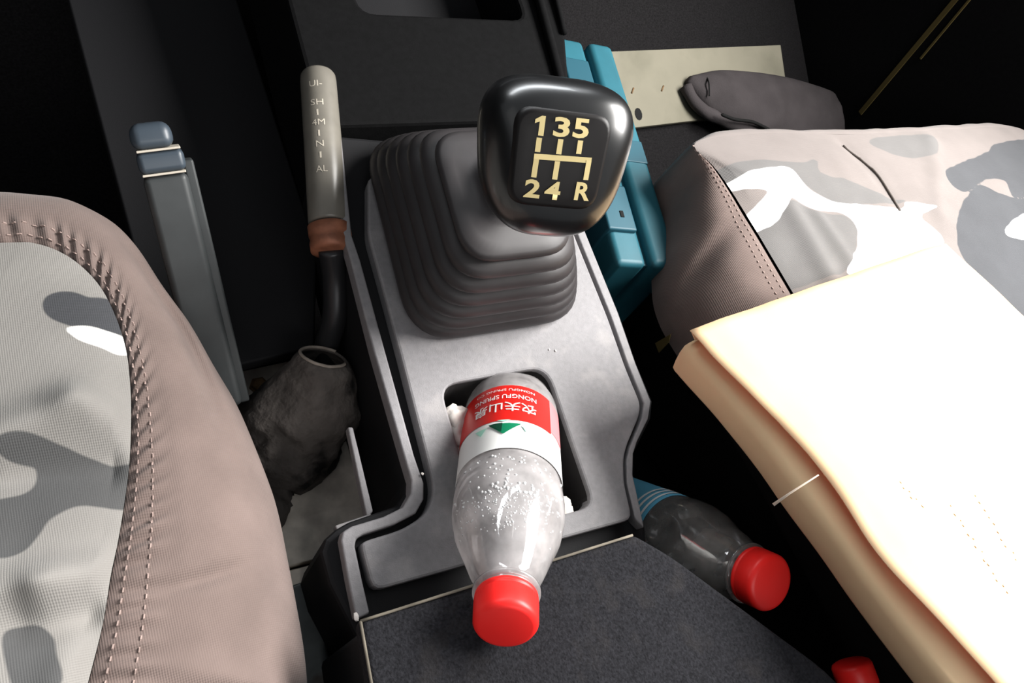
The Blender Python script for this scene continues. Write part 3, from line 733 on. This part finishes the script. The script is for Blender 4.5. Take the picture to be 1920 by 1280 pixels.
def seat(name, label_, seam, outer_, zt, zo, zb, mat, camo_sets, folds, dome, brown_range, loc, nsub=10, crown_pow=6, pucker=0, groove=None, split=None):
    t = thing(name, label_, 'car seat', loc)
    sm = catmull([Vector((x, y, 0)) for x, y in seam], nsub, True); ou = catmull([Vector((x, y, 0)) for x, y in outer_], nsub, True)
    n = len(sm); c = Vector((np.mean([p.x for p in sm]), np.mean([p.y for p in sm]), 0))
    def hz(x, y):
        h = 0
        for (p, q_, amp, wd) in folds:
            ab = Vector((q_[0] - p[0], q_[1] - p[1])); v = Vector((x - p[0], y - p[1])); tt = max(0, min(1, v.dot(ab) / ab.length_squared)); dd = (v - ab * tt).length
            h += amp * math.exp(-(dd / wd) ** 2)
        return h + .0016 * noise.noise(Vector((x * 22, y * 22, 3)))
    V = []; Fc = []; MR = 84
    for r in range(1, MR + 1):
        f = 1 - (1 - r / MR) ** 1.5
        for p in sm:
            x, y = c.x + (p.x - c.x) * f, c.y + (p.y - c.y) * f
            V.append(Vector((x, y, zt + dome * (1 - f ** crown_pow) + hz(x, y) * min(1, (1 - f) * 14 + .15))))
    for r in range(MR - 1):
        for k in range(n): Fc.append([r * n + k, r * n + (k + 1) % n, (r + 1) * n + (k + 1) % n, (r + 1) * n + k])
    Fc.append(list(range(n)))
    top = mesh_obj('cushion_top', V, Fc, mat, t, smooth=True)
    P = np.array([(v.x, v.y) for v in V])
    jit = np.array([(.0015 * noise.noise(Vector((x * 90, y * 90, 1))), .0015 * noise.noise(Vector((x * 90, y * 90, 5)))) for x, y in P])
    for att, polys in camo_sets.items():
        a = top.data.attributes.new(att, 'FLOAT', 'POINT'); a.data.foreach_set('value', sdf(P + jit, polys).astype(np.float32))
    # border: rolls over outwards and down
    K = 44; W = []; JB = 31
    arc_ = [0]
    for k in range(n): arc_.append(arc_[-1] + (sm[(k + 1) % n] - sm[k]).length)
    for j in range(K + 1):
        u = j / K
        for k in range(n):
            a, b = sm[k], ou[k]
            if u <= .72:
                s = u / .72; hx_ = math.sin(s * math.pi / 2) ** .9; z = zt + (zo - zt) * (1 - math.cos(s * math.pi / 2)) ** 1.05
                p = a.lerp(b, hx_)
            else:
                s = (u - .72) / .28; z = zo + (zb - zo) * s; p = b + (c - b).normalized() * .055 * s ** .6
            zz = z - (.0022 if brown_range[0] * nsub <= k <= brown_range[1] * nsub else .0) * math.exp(-(u / .012) ** 2)
            bulge = .0022 * noise.noise(Vector((p.x * 40, p.y * 18, z * 30))) * min(1, u * 8)
            dirn = (b - a).normalized() if (b - a).length > 1e-6 else Vector((0, 0, 0))
            if pucker and u < .24:
                wv = math.sin(arc_[k] * 2 * math.pi / .0085 + 2.0 * noise.noise(Vector((arc_[k] * 60, u * 6, 0)))) * (.5 + .7 * abs(noise.noise(Vector((arc_[k] * 30, 3, 0)))))
                zz += pucker * wv * math.exp(-((u - .055) / .04) ** 2)
                zz -= .0011 * math.exp(-((u - .105) / .010) ** 2)
            if groove: zz += groove(k / nsub, u)
            W.append(Vector((p.x, p.y, zz)) + dirn * bulge)
    jb = lambda k: JB if split is None or k < split * nsub or k > (brown_range[1] - .01) * nsub else 20
    def part(nm, ks, mt, j0=0, j1=None):
        F2 = [[j * n + k, j * n + (k + 1) % n, (j + 1) * n + (k + 1) % n, (j + 1) * n + k] for k in ks for j in range(j0 if j0 == 0 else jb(k), jb(k) if j0 == 0 else K)]
        used = sorted({i for f in F2 for i in f}); mp = {i: q_ for q_, i in enumerate(used)}
        o = mesh_obj(nm, [W[i] for i in used], [[mp[i] for i in f] for f in F2], mt, t, smooth=True)
        return o, [W[i] for i in used]
    k0, k1 = brown_range[0] * nsub, brown_range[1] * nsub
    side, _ = part('side_border', range(k0, min(k1, n)), M['brown'], 0, JB)
    part('shade_skirt', range(n), M['shade_skirt'], JB, K)  # lower sides coloured black to put the gap's shade on them
    rest = [k for k in range(n) if not k0 <= k < k1]
    if rest:
        o, Wp = part('front_border', rest, mat, 0, JB)
        P2 = np.array([(v.x, v.y - (zt - v.z) * 0) for v in Wp])
        for att, polys in camo_sets.items():
            a = o.data.attributes.new(att, 'FLOAT', 'POINT'); a.data.foreach_set('value', sdf(P2, polys).astype(np.float32))
    return t, sm, ou, W, n, K, side, V

def stitch_rows(W, n, ks, rows, side, length=.0030, wd=.00075):
    bm = bmesh.new(); par = side; off = Vector((0, 0, 0)); p = par
    while p is not None: off += p.location; p = p.parent
    for row in rows:
        pts = [W[row * n + k] for k in ks]; acc = 0; last = pts[0]; on = True
        nxt = [W[(row + 1) * n + k] for k in ks]
        dist = 0; i = 0; step = .0046; target = 0
        for (a, b, a2, b2) in zip(pts, pts[1:], nxt, nxt[1:]):
            seg = (b - a).length
            while target < dist + seg:
                f = (target - dist) / max(seg, 1e-9); c = a.lerp(b, f); d = (b - a).normalized(); s = (a2 - a).normalized(); nn_ = d.cross(s).normalized()
                if nn_.z < 0: nn_ = -nn_
                ret = bmesh.ops.create_cube(bm, size=1)
                for v in ret['verts']:
                    v.co = c - off + d * v.co.x * length * (.7 if abs(v.co.z - .5) < .1 else 1) + s * v.co.y * wd + nn_ * (v.co.z * .0010 + .0002)
                target += step
            dist += seg
    me = bpy.data.meshes.new('stitching'); bm.to_mesh(me); bm.free()
    return finish('stitching', me, M['stitch'], par, smooth=False)

# driver seat
ZT = .265
pairs = [((0, 455), (0, 428)), ((70, 457), (80, 428)), ((130, 482), (150, 436)), ((180, 527), (215, 460)), ((212, 582), (262, 505)), ((235, 650), (310, 575)), ((244, 720), (360, 640)), ((246, 790), (405, 710)), ((243, 860), (450, 790)),
         ((235, 930), (485, 870)), ((222, 1010), (515, 960)), ((208, 1080), (535, 1060)), ((190, 1180), (553, 1170)), ((165, 1280), (567, 1280)), ((140, 1380), (575, 1390))]
sm = [Pz(*a, ZT).to_2d() for a, b in pairs]; ou = [Pz(*b, .19).to_2d() for a, b in pairs]
sm = [tuple(p) for p in sm]; ou = [tuple(p) for p in ou]
sm += [(-.05, -.10), (-.06, -.30), (-.10, -.36), (-.25, -.37), (-.40, -.36), (-.44, -.30), (-.44, -.10), (-.43, .12), (-.40, .21), (-.32, .245), (-.20, .255), (-.10, .254)]
ou += [(.045, -.10), (.02, -.32), (-.07, -.42), (-.25, -.43), (-.43, -.42), (-.50, -.32), (-.52, -.10), (-.51, .14), (-.47, .27), (-.34, .305), (-.20, .315), (-.10, .315)]
wl = [smooth_poly([(130, 634), (152, 623), (190, 622), (225, 630), (260, 650), (240, 664), (200, 663), (165, 655)], ZT)]
dk = [smooth_poly([(84, 592), (95, 568), (130, 556), (165, 563), (200, 557), (240, 570), (250, 626), (190, 624), (150, 627), (105, 615)], ZT)]
mdl = [smooth_poly([(5, 852), (60, 838), (130, 850), (190, 868), (260, 880), (250, 950), (150, 960), (95, 985), (60, 1045), (0, 1060), (-60, 1000), (-20, 960), (60, 930), (72, 890), (25, 880)], ZT),
       smooth_poly([(20, 1195), (80, 1180), (110, 1220), (120, 1290), (60, 1330), (20, 1260)], ZT)]
for i in range(9): (mdl if i % 2 else dk).append(blob(random.uniform(-.40, -.12), random.uniform(-.3, .2), random.uniform(.02, .05), i * 3.7))
w2 = lambda x, y: tuple(Pz(x, y, ZT).to_2d())
folds_l = [(w2(0, 850), w2(150, 780), .010, .012), (w2(150, 780), w2(240, 800), .006, .010), (w2(0, 1130), w2(90, 1120), .011, .013), (w2(90, 1120), w2(200, 1075), .009, .010), (w2(0, 900), w2(210, 880), -.007, .010),
           (w2(60, 1160), w2(170, 1150), -.010, .010), (w2(150, 1200), w2(120, 1280), .004, .008), (w2(60, 1030), w2(210, 1040), -.003, .012)]
tS, smp, oup, W, n, K, side, VT = seat('driver_seat', 'driver seat in darker grey camouflage cover with wide brown border', sm, ou, ZT, .19, .03, M['camo_l'], {'mid': mdl, 'dark': dk, 'white': wl}, folds_l, .012, (0, len(sm)), (-.2, -.05, 0), nsub=36, pucker=.0022, groove=lambda k, u: -.009 * math.exp(-((u - .36 - .03 * math.sin(k * 1.3)) / .055) ** 2) * math.exp(-((k - 6.0) / 2.2) ** 2) - .004 * math.exp(-((k - 11.6 + u * 1.2) / .16) ** 2) * math.exp(-((u - .22) / .12) ** 2) + .002 * math.exp(-((k - 12.6 - u * 1.5) / .22) ** 2) * min(1, u * 5))
ks = list(range(0, 15 * 36))
stitch_rows(W, n, ks, (1, 3), side, .0024, .0006)

# passenger seat
seamR = [(.430, .283), (.438, .262), (.442, .236), (.444, .205), (.445, .172), (.446, .130), (.447, .06), (.448, -.08), (.45, -.30), (.50, -.37), (.68, -.38), (.86, -.37), (.91, -.30), (.92, -.08), (.92, .12), (.915, .25), (.89, .282), (.80, .286), (.70, .286), (.62, .287), (.54, .292), (.48, .292), (.450, .290)]
outR = [(.432, .290), (.424, .262), (.408, .236), (.392, .207), (.382, .178), (.382, .140), (.395, .06), (.40, -.08), (.40, -.33), (.46, -.43), (.68, -.44), (.90, -.43), (.965, -.33), (.97, -.08), (.97, .14), (.96, .27), (.90, .305), (.80, .309), (.70, .309), (.62, .310), (.54, .313), (.48, .312), (.450, .302)]
white = [[(1365, 342), (1400, 322), (1450, 314), (1482, 318), (1515, 350), (1560, 375), (1610, 382), (1690, 388), (1702, 377), (1752, 388), (1728, 406), (1770, 450), (1740, 520), (1640, 520), (1590, 510), (1606, 460), (1600, 412), (1565, 396), (1530, 396), (1500, 380), (1480, 374), (1462, 410), (1425, 424), (1402, 402), (1440, 362), (1425, 352)],
         [(1885, 430), (1920, 400), (1960, 420), (1960, 450), (1900, 445)]]
grey = [[(1340, 312), (1420, 300), (1500, 305), (1530, 300), (1540, 325), (1600, 340), (1660, 365), (1700, 376), (1610, 382), (1560, 375), (1510, 345), (1470, 315), (1400, 322), (1365, 340)], [(1430, 425), (1480, 378), (1530, 398), (1590, 405), (1606, 440), (1590, 505), (1540, 520), (1470, 530)], [(1628, 405), (1650, 420), (1680, 470), (1650, 490), (1635, 460)],
        [(1640, 253), (1750, 246), (1758, 286), (1690, 290)]]
dark = [[(1772, 322), (1800, 303), (1850, 285), (1880, 262), (1960, 262), (1960, 350), (1905, 370), (1885, 340), (1850, 336), (1815, 358), (1788, 350)],
        [(1815, 365), (1840, 345), (1870, 360), (1910, 372), (1960, 380), (1960, 560), (1905, 600), (1850, 540), (1800, 470), (1795, 410)]]
pal = {'white': [smooth_poly(p, ZT + .008) for p in white], 'mid': [smooth_poly(p, ZT + .008) for p in grey], 'dark': [smooth_poly(p, ZT + .008) for p in dark]}
for i in range(7): pal['dark' if i % 2 else 'mid'].append(blob(random.uniform(.55, .85), random.uniform(-.34, -.05), random.uniform(.02, .05), 40 + i * 2.3))
w3 = lambda x, y: tuple(Pz(x, y, ZT + .008).to_2d())
folds_r = [(w3(1480, 385), w3(1560, 520), .004, .010), (w3(1530, 400), w3(1600, 500), .003, .008), (w3(1590, 256), w3(1690, 390), -.0022, .007), (w3(1340, 330), w3(1560, 300), .003, .02), (w3(1750, 250), w3(1760, 400), .003, .010)]
tS2, smp, oup, W, n, K, side, VT = seat('passenger_seat', 'passenger seat in pale grey camouflage cover under the kraft envelope', seamR, outR, ZT, .19, .03, M['camo_r'], pal, folds_r, .008, (0, 10), (.67, -.05, 0), nsub=20, split=5.2, groove=lambda k, u: -.006 * math.exp(-((k - 2.6 - u * 2.5) / .35) ** 2) * math.exp(-((u - .35) / .2) ** 2))
stitch_rows(W, n, list(range(0, 150)), (2, 4), side, .0022, .0006)
ln = [Pz(x, y, ZT + .0085) for x, y in ((1592, 262), (1620, 290), (1650, 325), (1676, 365), (1692, 392))]
VA = np.array([tuple(v) for v in VT])
ln = [Vector((p.x, p.y, VA[np.argmin((VA[:, 0] - p.x) ** 2 + (VA[:, 1] - p.y) ** 2), 2] + .0006)) for p in catmull(ln, 6)]
tube('cover_seam', ln, .0010, M['piping'], tS2, 8)
# a little brass-coloured tag hanging off the seat side
tg = Px(1243, 640, .374)
slab('seat_tag', [tg + Vector((-.001, -.004, .006)), tg + Vector((-.001, .000, .012)), tg + Vector((-.001, .003, -.008)), tg + Vector((-.001, -.005, -.009))], Vector((.001, 0, 0)), M['yellow'], tS2, bevel=0)

# ------------------------------------------------------------------ kraft envelope on the passenger seat
env = thing('kraft_envelope', 'bulky kraft paper envelope lying open across the passenger seat', 'envelope', (.45, .0, .28))
E0 = Pz(1308, 612, .296); E1 = Pz(1780, 450, .296)
ux = (E1 - E0); WX = ux.length; ux.normalize()
E3 = PD(1925, 1262, .365); vy = (E3 - E0); vy = vy - ux * vy.dot(ux) * .9; vy.normalize(); LY = .36
en = ux.cross(vy); en = en if en.z > 0 else -en
# upper sheet: thin, gently wavy, its left edge is the open mouth
def sheet(name, x0f, x1f, y0, y1, hf, nx, ny, mat, parent, thick=.0007):
    V = []; Fc = []
    for j in range(ny + 1):
        y = y0 + (y1 - y0) * j / ny; a, b = x0f(y), x1f(y)
        for i in range(nx + 1):
            x = a + (b - a) * i / nx; V.append(E0 + ux * x + vy * y + en * hf(x, y))
    for j in range(ny):
        for i in range(nx): Fc.append([j * (nx + 1) + i, j * (nx + 1) + i + 1, (j + 1) * (nx + 1) + i + 1, (j + 1) * (nx + 1) + i])
    return mesh_obj(name, V, Fc, mat, parent, smooth=True, solid=thick)
edge = lambda y: -.007 + .003 * math.sin(y * 26) + .0020 * math.sin(y * 61 + 1) + (.010 * min(1, max(0, y - .02) / .05) if y < .2 else .010 - .0 * y)
topz = lambda x, y: .0012 * noise.noise(Vector((x * 30, y * 30, 0))) - .004 * math.exp(-((x - 0) / .018) ** 2) * (.35 + .3 * math.sin(y * 17)) - .004 * math.exp(-((WX - x) / .02) ** 2)
sheet('upper_sheet', edge, lambda y: WX, 0, LY, topz, 40, 60, M['kraft'], env)
GT = .020
# gusset: the lower sheet curls up along the mouth and shows its inner kraft side
gx = lambda y: -.003 + .004 * math.sin(y * 14 + .6)
V = []; Fc = []; ny = 60
profg = [(.034, -.007), (.020, -.0095), (.008, -.0125), (.001, -.0140), (-.002, -.0155), (-.002, -.022), (.000, -.031), (.003, -.040), (.008, -.046), (.03, -.046), (.08, -.034), (.115, -.019), (.27, -.018)]
for j in range(ny + 1):
    y = -.004 + (LY + .004) * j / ny
    for (px_, pz_) in profg:
        wv = .002 * math.sin(y * 20) + .0015 * noise.noise(Vector((y * 25, px_ * 10, 2)))
        V.append(E0 + ux * (px_ + wv + gx(y) * .5) + vy * (y + .006) + en * (pz_ + .0012 * math.sin(y * 33)))
m_ = len(profg)
for j in range(ny):
    for i in range(m_ - 1): Fc.append([j * m_ + i, j * m_ + i + 1, (j + 1) * m_ + i + 1, (j + 1) * m_ + i])
mesh_obj('lower_sheet', V, Fc, M['kraft'], env, smooth=True, solid=.0008)
# inner filling: papers held inside
V = [E0 + ux * x + vy * y + en * z for z in (-.006, -.016) for x, y in ((.020, .012), (WX - .006, .012), (WX - .006, LY - .004), (.020, LY - .004))]
mesh_obj('inner_papers', V, [[0, 1, 2, 3], [7, 6, 5, 4], [0, 1, 5, 4], [1, 2, 6, 5], [2, 3, 7, 6], [3, 0, 4, 7]], M['kraft'], env, bevel=.002)
# closed far end folds down
V = []; Fc = []
for j in range(31):
    x = WX * j / 30
    for (py_, pz_) in ((.0, .0), (-.002, -.008), (-.002, -.012), (.004, -.017)):
        V.append(E0 + ux * x + vy * py_ + en * (pz_ * min(1, .45 + x * 6) + topz(x, 0)))
for j in range(30):
    for i in range(3): Fc.append([j * 4 + i, j * 4 + i + 1, (j + 1) * 4 + i + 1, (j + 1) * 4 + i])
mesh_obj('end_fold', V, Fc, M['kraft'], env, smooth=True, solid=.0007)
# faint stamped print on the upper sheet: small dashes
def on_env(px, py): 
    p = Ppl(px, py, E0, en) - E0; d_ = 1 - ux.dot(vy) ** 2; a_, b_ = p.dot(ux), p.dot(vy); k_ = ux.dot(vy)
    x_, y_ = (a_ - k_ * b_) / d_, (b_ - k_ * a_) / d_
    return E0 + ux * x_ + vy * y_ + en * (topz(x_, y_) + .0004)
bm = bmesh.new()
for (x0, y0, x1, y1, k) in ((1690, 905, 1730, 945, 6), (1785, 950, 1890, 1110, 14), (1830, 930, 1905, 1050, 10)):
    for i in range(k):
        t = i / (k - 1); p = on_env(x0 + (x1 - x0) * t + random.uniform(-4, 4), y0 + (y1 - y0) * t + random.uniform(-3, 3)) - env.location
        s = random.uniform(.0003, .0008)
        vsx = [bm.verts.new(p + ux * a * s * 1.5 + vy * b * s) for a, b in ((-1, -1), (1, -1), (1, 1), (-1, 1))]; bm.faces.new(vsx)
me = bpy.data.meshes.new('faint_stamp'); bm.to_mesh(me); bm.free(); finish('faint_stamp', me, M['print_grey'], env)
tube('loose_thread', [PD(1450, 946, .392), PD(1480, 925, .390), PD(1535, 890, .388)], [.0009, .0006, .0004], M['thread'], env, 6)

# ------------------------------------------------------------------ teal tool case in the footwell
tcs = thing('tool_case', 'teal plastic tool case standing on edge in the passenger footwell', 'tool case', (.41, .34, .0))
zc = .215
c0, c1, c2, c3 = Pz(1034, 72, zc), Pz(1142, 64, zc), Pz(1252, 470, zc), Pz(1172, 520, zc)
ay = ((c0 - c3) + (c1 - c2)).normalized(); axx = Vector((ay.y, -ay.x, 0)); O = Pz(1166, 512, zc) + ay * .010; Lc = (c0 - c3).length - .006; Wc = .058
def cq(u, v, z): return O + axx * u + ay * v + Vector((0, 0, z - O.z))
def cbox(name, u0, u1, v0, v1, z0, z1, mat, parent, bevel=.004, seg=3):
    return slab(name, [cq(u0, v0, z1), cq(u1, v0, z1), cq(u1, v1, z1), cq(u0, v1, z1)], Vector((0, 0, z0 - z1)), mat, parent, bevel=bevel, seg=seg)
cbox('case_half', 0, .0275, 0, Lc, .002, zc - .002, M['teal'], tcs, .005)
cbox('case_half', .0315, Wc, 0, Lc, .002, zc, M['teal'], tcs, .006)
cbox('seam_core', .004, Wc - .006, .004, Lc - .004, .006, zc - .008, M['teal_dark'], tcs, .001)
for v in (.030, Lc - .075):
    l = cbox('latch', -.002, .0245, v, v + .045, zc - .05, zc + .002, M['teal_dark'], tcs, .002)
    cbox('latch_slot', .012, .015, v + .012, v + .018, zc - .01, zc + .0026, M['black'], l, .0)
cbox('handle_recess', .034, Wc - .002, Lc * .42, Lc * .52, zc - .02, zc + .0008, M['teal_dark'], tcs, .001)

# ------------------------------------------------------------------ white board on the toe board
TN = Vector((0, -TS, 1)).normalized(); TP = Vector((0, TY, 0)) + TN * .012
def Pt(px, py): return Ppl(px, py, TP, TN)
wb = thing('white_board', 'off-white board lying on the carpet beside the teal case', 'board', Pt(1300, 170))
slab('board_panel', [Pt(1100, 250), Pt(1200, 238), Pt(1481, 205), Pt(1464, 84), Pt(1145, 96), Pt(1080, 100)], -TN * .008, M['board'], wb, bevel=.001)
for (x, y) in ((1188, 170), (1244, 166)):
    a, b = Pt(x, y - 5), Pt(x - 4, y + 5); tube('scuff_mark', [a + TN * .0002, b + TN * .0002], .0012, M['rust'], wb, 6)
def disc(name, p, r, nrm_, mat, parent):
    e, g = frame(nrm_, Vector((1, 0, 0)))
    return mesh_obj(name, [p + nrm_ * .0006 + (e * math.cos(2 * math.pi * k / 12) * .7 + g * math.sin(2 * math.pi * k / 12)) * r for k in range(12)], [list(range(12))], mat, parent)
disc('black_hole', Pt(1197, 214), .008, TN, M['black'], wb)

# ------------------------------------------------------------------ dark cloth in front of the passenger seat
cp = thing('cloth_glove', 'dark grey cloth glove lying over the white board edge', 'glove', Pz(1430, 200, .04))
FCz = lambda px, py, h: Ppl(px, py, TP + TN * h, TN)
spine = [(1284, 152, .012), (1320, 170, .024), (1380, 195, .034), (1450, 215, .038), (1520, 232, .036), (1580, 245, .030), (1640, 268, .018)]
halfw = [6, 34, 52, 58, 55, 46, 20]
V = []; Fc = []; cs = catmull([Vector(s) for s in spine], 8); hw = catmull([Vector((h, 0, 0)) for h in halfw], 8); nn = 32
for i, s in enumerate(cs):
    t_ = (cs[min(i + 1, len(cs) - 1)] - cs[max(i - 1, 0)]); d2 = Vector((t_.x, t_.y)).normalized(); pr = Vector((-d2.y, d2.x))
    for k in range(nn):
        a = 2 * math.pi * k / nn; off = math.cos(a) * hw[i].x
        p = FCz(s.x + pr.x * off, s.y + pr.y * off, 0.0) + TN * (s.z * (.5 + .5 * math.sin(a)) + .001)
        wv = .004 * noise.noise(p * 30) + .0025 * noise.noise(p * 70)
        V.append(p + TN * wv * max(0, math.sin(a)))
for i in range(len(cs) - 1):
    for k in range(nn): Fc.append([i * nn + k, i * nn + (k + 1) % nn, (i + 1) * nn + (k + 1) % nn, (i + 1) * nn + k])
Fc.append(list(range(nn))); Fc.append([(len(cs) - 1) * nn + k for k in range(nn)])
mesh_obj('glove_body', V, Fc, M['wool'], cp, smooth=True)
tube('cuff_fold', catmull([FCz(1284, 160, .006), FCz(1310, 200, .012), FCz(1360, 228, .016), FCz(1400, 242, .018), FCz(1450, 256, .014)], 8), [.003] + [.008] * 31 + [.004], M['wool'], cp, 14, noise_amp=.3)
tube('fold_shade', catmull([FCz(1352, 214, .0335), FCz(1378, 224, .0335), FCz(1412, 229, .034), FCz(1448, 246, .031)], 6), [.0006] + [.0022] * 17 + [.0006], M['black'], cp, 8)  # black strip laid on the cloth as the shade inside the fold
tube('wrist_seam', catmull([FCz(1322, 138, .014), FCz(1329, 155, .024), FCz(1330, 180, .024)], 6), .0010, M['black'], cp, 6)
